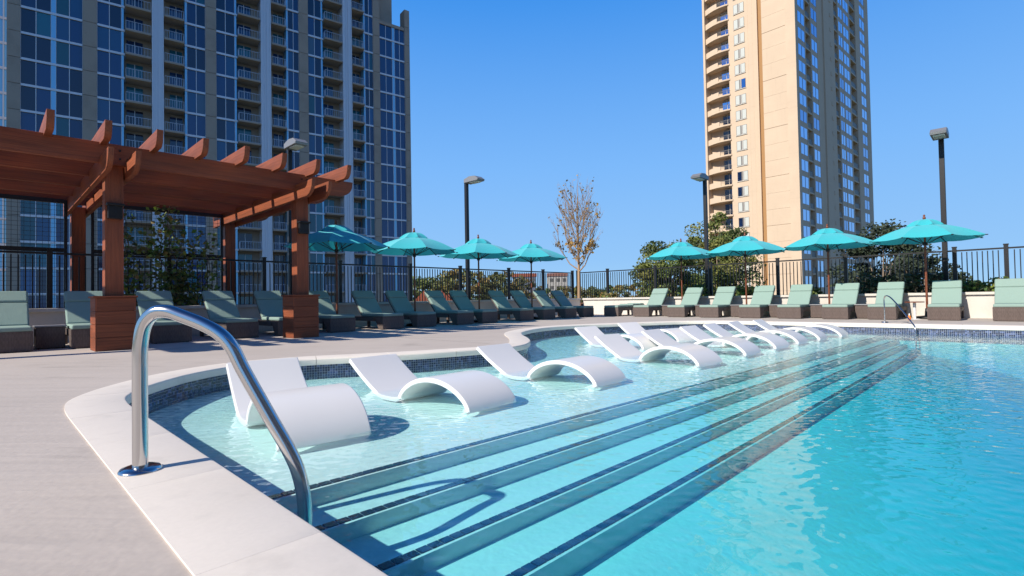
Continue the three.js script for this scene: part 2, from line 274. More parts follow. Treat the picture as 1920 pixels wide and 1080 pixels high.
{ // water: a rippled surface over an absorbing body
  const w = new THREE.Group(); w.name = numbered('water'); w.userData = { kind: 'structure', label: 'clear turquoise pool water' }; scene.add(w);
  mesh('surface', flat(toShape(outline), WATER), M.water, w);
  const g = new THREE.ExtrudeGeometry(toShape(offsetOutline(.04)), { depth: 1.8, bevelEnabled: false, curveSegments: 1 }); g.rotateX(-Math.PI / 2); g.translate(0, WATER - .002 - 1.8, 0);
  mesh('body', g, M.waterBody, w).castShadow = false;
}

// ------------------------------------------------------------------ planter walls, soil
function planterWall(name, label, x0, z0, x1, z1, wallMat) {
  const along = Math.abs(x1 - x0) > Math.abs(z1 - z0), L = along ? Math.abs(x1 - x0) : Math.abs(z1 - z0), cx = (x0 + x1) / 2, cz = (z0 + z1) / 2, t = thing(name, label, 'wall', [cx, 0, cz]);
  mesh('wall', bx(along ? L : .2, .64, along ? .2 : L, 0, .32, 0), wallMat, t);
  const n = Math.round(L / 1.25); for (let i = 0; i < n; i++) { const c = -L / 2 + L * (i + .5) / n, g = rbx(along ? L / n - .006 : .34, .075, along ? .34 : L / n - .006, .008); mesh('cap_stone', g, M.concLight, t, along ? c : 0, .678, along ? 0 : c); }
  return t;
}
planterWall('planter_wall', 'low concrete planter wall behind the shaded loungers below the glass tower', -14.25, 3, -14.25, -18.9, M.concLight);
planterWall('planter_wall', 'low concrete planter wall behind the sunlit loungers below the cream tower', -14.06, -19.1, 4, -19.1, M.concLight);
struct('planter_soil', merged([bx(1.9, .5, 21.9, -15.36, .25, -7.9), bx(20.3, .5, 1.7, -6.17, .25, -20.08)]), M.soil);

// ------------------------------------------------------------------ unseen block right of the camera, added to shut out low sky
{
  const c = thing('added_sky_blocker', 'added unseen tan block beside the pool that shuts out low sky', 'building', [12.6, 0, -6]);
  mesh('wall', bx(8, 12, 25, 0, 6, 0), M.concDark, c); mesh('roof', rbx(8.6, .4, 25.6, .03, 0, 12.21, 0), M.concLight, c);
  for (const y of [1.4, 5.2, 9.0]) for (let k = 0; k < 8; k++) { const w = mesh('window', bx(.12, 2.4, 2), M.frame, c, -4.03, y + .2, -10.9 + k * 3.1); for (const d of [-.48, .48]) mesh('pane', bx(.05, 2.2, .88), glassTones[k % 5], w, -.06, 0, d); }
}
// ------------------------------------------------------------------ fences
function fence(label, from, to, posts, along) {
  const F = thing('metal_fence', label, 'fence', [0, 0, 0]), top = 1.93, base = .5, at = (s) => along === 'z' ? [-15.3, s] : [s, -20.0];
  const pg = bx(.1, top + .09 - base, .1), cg = bx(.12, .03, .12), kg = bx(.024, top - .1 - base, .024);
  for (const s of posts) { const [x, z] = at(s), p = mesh('post', pg, M.black, F, x, (top + .09 + base) / 2, z); mesh('cap', cg, M.black, p, 0, (top + .09 - base) / 2 + .015, 0); }
  for (let i = 0; i < posts.length - 1; i++) {
    const a = posts[i], b = posts[i + 1], L = Math.abs(b - a) - .1, c = (a + b) / 2, [x, z] = at(c), rg = along === 'z' ? bx(.045, .045, L) : bx(L, .045, .045);
    mesh('rail', rg, M.black, F, x, top, z); mesh('rail', rg, M.black, F, x, base + .2, z);
    const n = Math.round(L / .115); for (let k = 1; k < n; k++) { const [px, pz] = at(lerp(a, b, (k * (L / n) + .05) / Math.abs(b - a))); mesh('picket', kg, M.black, F, px, (top + base) / 2, pz); }
  }
}
fence('black metal picket fence along the planter below the glass tower', 0, 0, [1.2, -1.05, -3.3, -5.6, -7.9, -10.55, -12.85, -15.5, -17.7, -19.85], 'z');
fence('black metal picket fence along the planter below the cream tower', 0, 0, [-15.1, -13.4, -11, -8.6, -6.15, -4.05, -1.3, -.2, 2.2], 'x');

// ------------------------------------------------------------------ pergola
{
  const P = thing('pergola', 'reddish brown timber pergola with boxed post bases over the loungers', 'pergola', [0, 0, 0]), W = M.wood;
  const postZ = [1.7, -1.57, -4.8];
  for (const x of [-11.05, -15.66]) for (const z of postZ) {
    mesh('post', rbx(.26, x > -12 ? 2.3 : 2.55, .26, .01, 0, 0, 0), W, P, x, x > -12 ? 2.05 : 1.775, z);
    if (x > -12) { const b = mesh('post_base', bx(.5, .88, .5), W, P, x, .44, z); for (let k = 0; k < 4; k++) for (const [dx, dz] of [[.262, 0], [-.262, 0], [0, .262], [0, -.262]]) mesh('board', rbx(dx ? .022 : .548, .215, dx ? .548 : .022, .004), W, b, dx, -.44 + .11 + .22 * k, dz); mesh('base_cap', rbx(.60, .03, .60, .006), W, b, 0, .457, 0); }
  }
  const bolt = new THREE.CylinderGeometry(.016, .016, .02, 8).rotateZ(Math.PI / 2); for (const z of postZ) for (const [dz, y] of [[-.06, 3.22], [.06, 3.22], [-.06, 3.36], [.06, 3.36]]) mesh('bolt', bolt, M.black, P, -10.795, y, z + dz);
  const tail = (L, h, th, cut) => {   // a beam with a curved lower corner at one end, length along x
    const s = new THREE.Shape(); s.moveTo(0, 0); s.lineTo(L - cut, 0); s.quadraticCurveTo(L - cut * .25, h * .12, L - .02, h * .62); s.lineTo(L, h); s.lineTo(0, h); s.closePath();
    const g = new THREE.ExtrudeGeometry(s, { depth: th - .008, bevelEnabled: true, bevelSize: .004, bevelThickness: .004, bevelSegments: 1, curveSegments: 6 }); g.translate(0, 0, -th / 2); uvOff += .7; return metreUV(g, uvOff);
  };
  for (const z of postZ) for (const d of [-.175, .175]) mesh('beam', tail(6.3, .31, .075, .28), W, P, -16.3, 2.90, z + d);
  for (const x of [-10.84, -12.05, -13.25, -14.45, -15.66]) { const g = tail(8.0, .34, .075, .3); const o = mesh('joist', g, W, P, x, 3.12, 2.08); o.rotation.y = Math.PI / 2; }
  const rg = tail(6.05, .265, .095, .16);
  for (let z = 1.5; z > -5.8; z -= .69) mesh('rafter', rg, W, P, -16.3, 3.425, z - .14);
  for (const [z, y] of [[-1.57, 2.33], [-4.8, 2.33]]) { const l = mesh('wall_light', rbx(.10, .24, .2, .01), M.bronze, P, -10.87, y, z); mesh('light_shade', rbx(.16, .035, .24, .008), M.bronze, l, .02, .12, 0); }
}
// trellis screens behind the pergola
function trellis(label, z0, z1) {
  const L = Math.abs(z1 - z0), t = thing('wire_trellis', label, 'trellis', [-15.44, 0, (z0 + z1) / 2]);
  for (const z of [-L / 2 + .03, L / 2 - .03]) mesh('upright', bx(.06, 2.66, .06), M.black, t, 0, .5 + 1.33, z);
  for (const y of [3.13, 2.02, .62]) mesh('rail', bx(.06, .09, L - .122), M.black, t, 0, y, 0);
  const w = []; for (let z = -L / 2 + .12; z < L / 2 - .06; z += .1) w.push(bx(.006, 2.5, .006, 0, 1.85, z)); for (let y = .72; y < 3.05; y += .1) w.push(bx(.006, .006, L - .12, .006, y, 0));
  mesh('wire_mesh', merged(w), M.black, t).userData.kind = 'stuff';
}
trellis('black wire trellis screen behind the shaded loungers, without a climbing plant', 1.4, -1.36);
trellis('black wire trellis screen between the rear pergola posts, carrying a climbing vine', -1.78, -4.58);

// ------------------------------------------------------------------ foliage
function place(px, t) { const cx = (px - 960) / 971 * t, cz = -t; return [cx * Math.cos(.77318) + cz * Math.sin(.77318), -cx * Math.sin(.77318) + cz * Math.cos(.77318)]; }
function leafGeo(list) {   // list: [x,y,z,size,R]
  const n = list.length, pos = new Float32Array(n * 12), nor = new Float32Array(n * 12), col = new Float32Array(n * 12), idx = new Uint32Array(n * 6), a = V3(), b = V3(), c = V3();
  list.forEach((l, i) => {
    const R = l.r; a.set(R() - .5, (R() - .5) * .8, R() - .5).normalize(); b.set(R() - .5, R() - .5, R() - .5).cross(a).normalize(); c.crossVectors(a, b);
    const s = l.s * (.6 + .8 * R()), w = s * .36; [[-s / 2, 0], [0, -w], [s / 2, 0], [0, w]].forEach(([p, q], k) => { const o = i * 12 + k * 3; pos[o] = l.x + a.x * p + b.x * q; pos[o + 1] = l.y + a.y * p + b.y * q; pos[o + 2] = l.z + a.z * p + b.z * q; nor[o] = c.x; nor[o + 1] = c.y; nor[o + 2] = c.z; for (let j = 0; j < 3; j++) col[o + j] = l.c[j]; });
    idx.set([i * 4, i * 4 + 1, i * 4 + 2, i * 4, i * 4 + 2, i * 4 + 3], i * 6);
  });
  const g = new THREE.BufferGeometry(); g.setAttribute('position', new THREE.BufferAttribute(pos, 3)); g.setAttribute('normal', new THREE.BufferAttribute(nor, 3)); g.setAttribute('color', new THREE.BufferAttribute(col, 3)); g.setIndex(new THREE.BufferAttribute(idx, 1)); return g;
}
const leafMat = phys({ color: [1, 1, 1], vertexColors: true, roughness: .75, transmission: .3, thickness: 0, side: THREE.DoubleSide });
const GREEN = [[.09, .15, .03], [.13, .19, .035], [.06, .10, .025], [.19, .22, .04]], OLIVE = [[.17, .18, .04], [.24, .21, .045], [.11, .14, .035], [.28, .20, .045]], DARK = [[.030, .050, .020], [.042, .065, .025], [.022, .038, .016]], GOLD = [[.42, .24, .04], [.33, .19, .05], [.48, .30, .06], [.20, .14, .05]];
function tree(name, label, x, z, y0, H, rx, ry, cols, seed, { n = 5200, leaf = .3, clumps = 60, trunk = .22, group, rz = rx } = {}) {
  const t = thing(name, label, 'tree', [x, y0, z], 0, group), R = rng(seed), cy = H - ry, wood = [], L = [], tops = [];
  wood.push(limb(V3(0, 0, 0), V3((R() - .5) * .3, cy - ry * .5, (R() - .5) * .3), trunk, trunk * .6, 8));
  for (let k = 0; k < clumps; k++) {
    let px, py, pz; do { px = R() * 2 - 1; py = R() * 2 - 1; pz = R() * 2 - 1; } while (px * px + py * py + pz * pz > 1 || px * px + py * py + pz * pz < .12);
    const squeeze = 1 - .25 * Math.max(0, py), c = V3(px * rx * squeeze, cy + py * ry, pz * rz * squeeze), cr = (.10 + .20 * R()) * Math.min(rx, ry) * 1.2; tops.push(c);
    const tone = cols[Math.floor(R() * cols.length)], m = Math.round(n / clumps * (.6 + .8 * R()));
    for (let i = 0; i < m; i++) { const u = R() * 2 - 1, f = R() * 6.283, q = cr * Math.cbrt(R()) * 1.15, w = Math.sqrt(1 - u * u), b = .7 + .6 * R(); L.push({ x: c.x + q * w * Math.cos(f) * 1.25, y: c.y + q * u * .75, z: c.z + q * w * Math.sin(f) * 1.25, s: leaf, r: R, c: tone.map((v) => v * b) }); }
  }
  for (let k = 0; k < Math.min(16, tops.length); k++) { const e = tops[k], s = V3(0, cy - ry * (.5 + .3 * R()), 0); const m = s.clone().lerp(e, .5).add(V3(0, .1 * ry, 0)); wood.push(limb(s, m, trunk * .35, trunk * .2, 5), limb(m, e, trunk * .2, trunk * .06, 5)); }
  mesh('trunk', merged(wood), M.bark, t); mesh('crown', leafGeo(L), leafMat, t); return t;
}
// trees just beyond the sunlit fence
const FRESH = [[.12, .17, .03], [.17, .20, .035], [.08, .12, .025], [.22, .22, .04]];
tree('broadleaf_tree', 'olive green bushy tree behind the fence below the cream tower, lower crown', ...place(1255, 33), -6, 10.5, 2.0, 2.7, FRESH, 11, { n: 15000, leaf: .155, clumps: 66 });
tree('broadleaf_tree', 'tall olive green tree behind the fence against the cream tower', ...place(1348, 38), -6, 12.6, 2.6, 3.6, FRESH, 12, { n: 20000, leaf: .17, clumps: 80 });
tree('broadleaf_tree', 'dark leafed tree behind the fence beside the cream tower', ...place(1655, 33), -6, 11.2, 2.4, 3.1, DARK, 13, { n: 9500, leaf: .20, clumps: 58 });
tree('broadleaf_tree', 'dark leafed low tree behind the fence beside the tallest lamp post', ...place(1733, 28), -6, 9.3, 1.6, 2.3, DARK, 14, { n: 5500, leaf: .17, clumps: 42 });
// far tree line
{
  const R = rng(31), spots = [[345, 92], [430, 100], [500, 95], [790, 130], [832, 150], [868, 128], [905, 165], [940, 140], [985, 190], [1030, 210], [1075, 180], [1115, 220], [1150, 200], [1190, 180], [1245, 150], [1830, 130], [1870, 160], [1915, 140]];
  spots.forEach(([px, t], i) => {
    const u = (px - 960) / 971, cx = u * t, cz = -t, x = cx * Math.cos(.77318) + cz * Math.sin(.77318), z = -cx * Math.sin(.77318) + cz * Math.cos(.77318);
    const up = px < 600 ? 4 : px > 1800 ? 2.2 : px > 1000 ? 3.6 + R() * 1.4 : 5.6 + R() * 2.2;
    tree('distant_tree', px > 1800 ? ['low green tree far beyond the fence right beside the tallest lamp post', 'low olive tree far beyond the open end of the sunlit fence', 'low olive bushy tree far beyond the last sunlit fence post'][i - 15] : px < 600 ? ['green tree at the foot of the glass tower behind the trellis', 'olive tree at the foot of the glass tower behind the vine', 'olive tree at the foot of the glass tower behind the rear pergola post'][i] : `distant ${i % 3 ? 'olive autumn' : 'green'} tree seen through the fence ${['', '', '', 'right beside the glass tower', 'above the red roofed house', 'right behind the lamp post', 'right of the lamp post', 'under the last shaded umbrella', 'in front of the blue grey building', 'in front of the brick topped building', 'behind the bare young tree', 'just right of the bare tree', 'second right of the bare tree', 'beside the first sunlit lounger back', 'below the low olive tree'][i]}`, x, z, -6, 6.75 + up, (5 + 3 * R()) * (px > 1000 && px < 1300 ? 1.5 : 1), 4.2, i % 3 ? OLIVE : GREEN, 300 + i, { n: 2600, leaf: .75, clumps: 40, trunk: .4, group: px > 1800 ? 'distant trees right of the lamp' : px < 600 ? 'trees at the tower foot' : 'distant trees through the fence' });
  });
}
// young, nearly bare tree in the planter corner
{
  const t = thing('young_bare_tree', 'slender nearly bare young tree with a few golden leaves in the planter corner', 'tree', [-14.75, .5, -19.62]), R = rng(8), wood = [], L = [];
  const leafAt = (q, n) => { for (let j = 0; j < n; j++) L.push({ x: q.x + (R() - .5) * .22, y: q.y + (R() - .5) * .22, z: q.z + (R() - .5) * .22, s: .125, r: R, c: GOLD[Math.floor(R() * 4)] }); };
  const twig = (p, d, len, r, depth) => {
    const e = p.clone().addScaledVector(d, len * .55), f = e.clone().addScaledVector(d.clone().add(V3((R() - .5) * .4, .45, (R() - .5) * .4)).normalize(), len * .45);
    wood.push(limb(p, e, r, r * .75, 5), limb(e, f, r * .75, r * .45, 5)); const low = f.y < 2.9; if (R() < (low ? .6 : .08)) leafAt(f, low ? 5 : 2); if (R() < (low ? .4 : .05)) leafAt(e, low ? 4 : 1);
    if (depth < 2) for (let i = 0; i < 2; i++) { const a = R() * 6.283; twig(e.clone().lerp(f, R()), d.clone().add(V3(Math.cos(a) * .5, .35, Math.sin(a) * .5)).normalize(), len * .62, r * .55, depth + 1); }
  };
  wood.push(limb(V3(0, 0, 0), V3(.02, 1.5, 0), .085, .07, 8), limb(V3(.02, 1.5, 0), V3(0, 3.4, 0), .06, .042, 8), limb(V3(0, 3.4, 0), V3(.05, 5.55, 0), .042, .010, 6));
  for (let k = 0; k < 20; k++) {
    const a = k * 2.4 + R() * .5, h = 1.45 + k * .115, rad = (.98 - .035 * k) * (.75 + .35 * R()), len = 2.5 - .045 * k * (.8 + .4 * R()), P = (q, y) => V3(Math.cos(a) * rad * q, h + len * y, Math.sin(a) * rad * q), c = [P(.02, 0), P(.42, .12), P(.75, .34), P(.95, .62), P(1, .92)];
    for (let i = 0; i < 4; i++) { const r0 = .034 - .0006 * k - i * .0065; wood.push(limb(c[i], c[i + 1], r0, r0 - .006, 5)); const m = i < 1 ? 1 : 3; for (let w = 0; w < m; w++) { const b = a + (R() - .5) * 3.2; twig(c[i].clone().lerp(c[i + 1], R()), V3(Math.cos(b) * .55, .75, Math.sin(b) * .55).normalize(), .42 + .25 * R(), .011, 0); } }
  }
  mesh('trunk', merged(wood), M.paleBark, t); mesh('leaves', leafGeo(L), leafMat, t);
}
// climbing vine on the rear trellis
{
  const t = thing('climbing_vine', 'sparse green climbing vine on the black trellis behind the pergola', 'vine', [-15.3, .5, -3.2]), R = rng(18), wood = [], L = [];
  for (let k = 0; k < 9; k++) { let p = V3(0, 0, -.7 + R() * 1.3); const pts = [p.clone()]; const hgt = 6 + Math.floor(R() * 5); for (let i = 0; i < hgt; i++) { p = p.clone().add(V3((R() - .5) * .06, .28, (R() - .45) * .3)); p.x = clamp(p.x, -.02, .2); p.z = clamp(p.z, -1.3, 1.5); pts.push(p); const m = i < 3 ? 46 : 22; for (let j = 0; j < m; j++) L.push({ x: p.x + R() * .28 - .06, y: p.y + (R() - .5) * .4, z: p.z + (R() - .5) * .55, s: .11, r: R, c: (R() < .2 ? [.22, .26, .05] : GREEN[Math.floor(R() * 4)]).map((v) => v * (.6 + .7 * R())) }); } wood.push(tube(pts, .012, 5)); }
  mesh('stem', merged(wood), M.bark, t); mesh('leaves', leafGeo(L), leafMat, t);
}
// shrubs in the planter behind the sunlit loungers
{
  const R = rng(60), S = [[-13.1, .42, 'yellow green low shrub in the planter beside the bare tree', OLIVE], [-10.5, .5, 'green shrub in the planter behind the second sunlit umbrella gap', GREEN], [-9.2, .62, 'leafy shrub in the planter behind the sunlit umbrella closest to the bare tree', GREEN], [-7.2, .5, 'green shrub in the planter below the lamp post', GREEN], [-5.2, .45, 'green shrub in the planter below the plain cream wall', GREEN], [-3.2, .85, 'tall dark shrub in the planter between two sunlit umbrellas', DARK], [-2.2, .8, 'dark shrub in the planter behind the umbrella with the wooden pole', DARK], [-.7, .55, 'low green shrub in the planter below the tallest lamp post', GREEN], [.6, .45, 'low green shrub at the open end of the sunlit planter', GREEN]];
  for (const [x, h, label, cols] of S) { const t = thing('planter_shrub', label, 'shrub', [x, .5, -19.55]), L = [], st = []; for (let k = 0; k < 9; k++) { const c = V3((R() - .5) * h * 1.6, h * (.25 + .6 * R()), (R() - .5) * .35); st.push(limb(V3(0, 0, 0), c, .012, .004, 4)); for (let i = 0; i < 60; i++) L.push({ x: c.x + (R() - .5) * .36, y: Math.max(.03, c.y + (R() - .5) * .34), z: c.z + (R() - .5) * .3, s: .12, r: R, c: cols[Math.floor(R() * cols.length)].map((v) => v * (.7 + .6 * R())) }); } mesh('stem', merged(st), M.bark, t); mesh('foliage', leafGeo(L), leafMat, t); }
}

// ------------------------------------------------------------------ lamp posts
function lamp(label, x, z, turn) {
  const t = thing('lamp_post', label, 'lamp post', [x, .5, z], turn);
  mesh('pole', rbx(.13, 4.95, .13, .01, 0, 2.475, 0), M.bronze, t); mesh('base_plate', rbx(.28, .04, .28, .006, 0, .02, 0), M.bronze, t);
  const s = new THREE.Shape([V2(0, 0), V2(.78, 0), V2(.80, .05), V2(.62, .17), V2(.30, .20), V2(0, .13)]), g = new THREE.ExtrudeGeometry(s, { depth: .36, bevelEnabled: true, bevelSize: .012, bevelThickness: .012, bevelSegments: 1 }); g.translate(0, 0, -.18); g.rotateY(-Math.PI / 2);
  const h = mesh('lamp_head', metreUV(g), M.lampGrey, t, 0, 4.86, .07); mesh('lens', rbx(.28, .05, .42, .015, 0, -.02, .46), M.lens, h);
  return t;
}
lamp('black lamp post behind the timber pergola in front of the glass tower', -15.66, -6.5, Math.PI / 2);
lamp('black lamp post beside the open sky between two turquoise umbrellas', -15.62, -13.5, Math.PI / 2);
lamp('black lamp post in front of the olive green trees and cream tower', -8.9, -20.35, 0);
lamp('black lamp post beside the dark trees, with open sky behind it', -1.54, -20.35, 0);

// ------------------------------------------------------------------ umbrellas
function makeUmbrella() {
  const t = thing('market_umbrella', '', 'umbrella', [0, 0, 0]), Rr = 1.32, yE = 2.20, yT = 2.76, N = 8;
  const panel = (r0, r1, y0, y1, sag, lift) => {   // eight cloth panels, slack between the ribs
    const pos = [], uv = [], idx = [], nr = 6, na = 4;
    for (let k = 0; k < N; k++) for (let i = 0; i <= nr; i++) for (let j = 0; j <= na; j++) {
      const f = i / nr, r = lerp(r0, r1, f), a0 = (k + .5) / N * 6.28318, a1 = (k + 1.5) / N * 6.28318, q = j / na, x = lerp(Math.cos(a0), Math.cos(a1), q) * r, z = lerp(Math.sin(a0), Math.sin(a1), q) * r, bow = 4 * q * (1 - q), y = lerp(y0, y1, f) + .05 * Math.sin(f * Math.PI) - sag * bow * f;
      const inw = 1 - (f > .99 ? .03 * bow : 0); pos.push(x * inw, y + lift, z * inw); uv.push(q * r, r);
    }
    for (let k = 0; k < N; k++) for (let i = 0; i < nr; i++) for (let j = 0; j < na; j++) { const o = k * (nr + 1) * (na + 1), a = o + i * (na + 1) + j, b = a + na + 1; idx.push(a, a + 1, b, b, a + 1, b + 1); }
    const g = new THREE.BufferGeometry(); g.setAttribute('position', new THREE.Float32BufferAttribute(pos, 3)); g.setAttribute('uv', new THREE.Float32BufferAttribute(uv, 2)); g.setIndex(idx); g.computeVertexNormals(); return g;
  };
  const c = mesh('canopy', panel(.22, Rr, 2.62, yE, .035, 0), M.canopy, t);
  mesh('vent', panel(.03, .44, yT, 2.585, .03, .0), M.canopy, c);
  for (let k = 0; k < N; k++) { const a = (k + .5) / N * 6.28318, cc = Math.cos(a), s = Math.sin(a), p = (r, y) => V3(cc * r, y, s * r), rb = mesh('rib', merged([limb(p(.05, 2.66), p(.75, 2.435), .011, .011, 5), limb(p(.75, 2.435), p(Rr + .015, yE - .015), .011, .010, 5)]), M.bronze, t); mesh('strut', limb(p(.05, 2.08), p(.72, 2.425), .009, .009, 5), M.bronze, rb); mesh('rib_end', bx(.05, .022, .03, 0, 0, 0).rotateY(-a).translate(cc * (Rr + .01), yE - .012, s * (Rr + .01)), M.bronze, rb); }
  mesh('pole', new THREE.CylinderGeometry(.027, .027, 2.72, 12).translate(0, 1.40, 0), M.poleWood, t);
  mesh('runner', new THREE.CylinderGeometry(.05, .05, .09, 12).translate(0, 2.08, 0), M.bronze, t);
  mesh('finial', new THREE.LatheGeometry([[0, 2.90], [.022, 2.885], [.03, 2.86], [.018, 2.835], [.036, 2.82], [.036, 2.77], [.02, 2.755], [0, 2.75]].map(([a, b]) => V2(a, b)).reverse(), 12), M.poleWood, t);
  mesh('base', new THREE.LatheGeometry([[0, 0], [.27, 0], [.27, .045], [.22, .07], [.06, .085], [.045, .28], [.03, .29], [0, .29]].map(([a, b]) => V2(a, b)), 20), M.bronze, t);
  return t;
}
{
  const u = makeUmbrella(); let first = true, R = rng(3);
  const put = (x, z, label, dy = 0) => { const turn = R() * .8; if (first) { u.position.set(x, dy, z); u.rotation.y = turn; u.userData.label = label; first = false; } else dup(u, [x, dy, z], turn, label); scene.children[scene.children.length - 1].userData.group = 'turquoise umbrellas between the loungers'; u.userData.group = 'turquoise umbrellas between the loungers'; };
  [[-12.75, -6.5], [-12.75, -8.95], [-12.75, -11.5], [-12.75, -14.1]].forEach(([x, z], i) => put(x, z, `turquoise market umbrella, ${ORD[i]} from the timber pergola in the shaded lounger row`));
  [[-8.98, -18.3], [-6.65, -18.3], [-4.17, -18.3], [-1.81, -18.35]].forEach(([x, z], i) => put(x, z, `turquoise market umbrella, ${ORD[i]} from the bare young tree in the sunlit lounger row`));
}

// ------------------------------------------------------------------ deck loungers
function makeLounger(angle) {
  const t = thing('sun_lounger', '', 'sun lounger', [0, 0, 0]), W = .66;
  { // foot skirt, its sides raked
    const s = new THREE.Shape([V2(0, .02), V2(-.19, .02), V2(-.42, .335), V2(0, .335)]), g = new THREE.ExtrudeGeometry(s, { depth: W - .016, bevelEnabled: true, bevelSize: .008, bevelThickness: .008, bevelSegments: 1 }); g.rotateY(-Math.PI / 2); g.translate((W - .016) / 2, 0, 0);
    mesh('foot_panel', metreUV(g), M.wicker, t, 0, 0, -.01);
  }
  for (const s of [-1, 1]) { mesh('side_rail', rbx(.06, .12, 1.42, .01, s * (W / 2 - .03), .275, -1.14), M.wicker, t); mesh('leg', rbx(.07, .215, .09, .01, s * (W / 2 - .04), .108, -1.72), M.wicker, t); mesh('foot_pad', rbx(.05, .02, .05, .004, s * (W / 2 - .06), .010, -.08), M.black, t); }
  mesh('slat_base', bx(W - .124, .03, 1.76, 0, .318, -.93), M.wicker, t);
  mesh('seat_cushion', rbx(W - .02, .085, 1.09, .032, 0, .379, -.545, 3), M.cushion, t);
  const g = new THREE.Group(); g.name = 'backrest'; g.position.set(0, .345, -1.09); g.rotation.x = angle; t.add(g);   // backrest reaches along -z
  mesh('back_frame', rbx(W - .05, .045, .84, .01, 0, .012, -.42), M.wicker, g);
  mesh('back_cushion', rbx(W - .02, .085, .57, .032, 0, .077, -.285, 3), M.cushion, g);
  mesh('head_cushion', rbx(W - .02, .10, .29, .04, 0, .088, -.715, 3), M.cushion, g);
  return t;
}
{
  const A = makeLounger(.82); let first = true; const R = rng(12);
  const put = (x, z, turn, label, group) => { const tw = turn + (R() - .5) * .05; if (first) { A.position.set(x, 0, z); A.rotation.y = tw; first = false; A.userData = { ...A.userData, label, group }; } else dup(A, [x, 0, z], tw, label, group); };
  [-.28, -1.42, -2.62, -3.9, -4.97, -6.2].forEach((z, i) => put(-11.85, z, Math.PI / 2, i < 5 ? `wicker lounger with sage cushions under the pergola, ${ORD[4 - i]} from the umbrella end` : 'wicker lounger with sage cushions just outside the pergola by the first umbrella', 'sun loungers in the shaded row'));
  [-7.6, -8.68, -10.1, -11.1, -12.8, -13.97, -15.2, -16.3].forEach((z, i) => put(-11.8, z, Math.PI / 2, `wicker lounger with sage cushions in the shaded umbrella row, ${ORD[7 - i]} from the corner`, 'sun loungers in the shaded row'));
  [-10.0, -8.62, -7.44, -6.12, -4.97, -3.76, -2.68, -1.37, -.12, 1.15].forEach((x, i) => put(x, -17.05 - (i > 5 ? .15 : 0), 0, `sunlit wicker lounger with sage cushions and raised back, ${ORD[i]} from the planter corner`, 'sun loungers in the sunlit row'));
  const F = makeLounger(0); F.position.set(-11.3, 0, -17.05); F.userData = { label: 'wicker lounger with its sage backrest laid flat by the planter corner', category: 'sun lounger', group: 'sun loungers in the sunlit row' };
}
// low wicker cubes between loungers
{
  const cube = (x, z, label) => { const t = thing('wicker_side_table', label, 'side table', [x, 0, z], 0, 'low wicker tables between the loungers'); mesh('body', rbx(.40, .37, .40, .012, 0, .20, 0), M.wicker, t); mesh('table_top', rbx(.44, .03, .44, .008, 0, .402, 0), M.lampGrey, t); for (const a of [-.17, .17]) for (const b of [-.17, .17]) mesh('leg', bx(.04, .014, .04, a, .007, b), M.black, t); };
  cube(-12.5, -.86, 'low dark wicker side table between two loungers under the pergola');
  [-9.32, -8.03, -6.78, -5.55, -4.36, -3.2].forEach((x, i) => cube(x, -17.95, `low dark wicker side table in the sunlit row, ${ORD[i]} from the planter corner`));
}
// small side table with a white stem, and a bottle
{
  const t = thing('side_table', 'small round side table with wooden top and white stem by an umbrella pole', 'side table', [-2.02, 0, -17.75]);
  mesh('table_top', new THREE.CylinderGeometry(.22, .22, .025, 24).translate(0, .47, 0), M.poleWood, t); mesh('stem', new THREE.CylinderGeometry(.035, .03, .44, 12).translate(0, .237, 0), M.white, t); mesh('foot', new THREE.CylinderGeometry(.09, .15, .018, 20).translate(0, .009, 0), M.white, t);
  const b = thing('sunscreen_bottle', 'small orange bottle with pale cap standing on the deck between sunlit loungers', 'bottle', [-2.06, 0, -17.1]);
  mesh('bottle_body', new THREE.LatheGeometry([[0, 0], [.032, 0], [.036, .02], [.036, .1], [.02, .13], [0, .132]].map(([a, c]) => V2(a, c)), 14), M.orange, b); mesh('cap', new THREE.CylinderGeometry(.014, .018, .05, 12).translate(0, .155, 0), M.white, b);
}

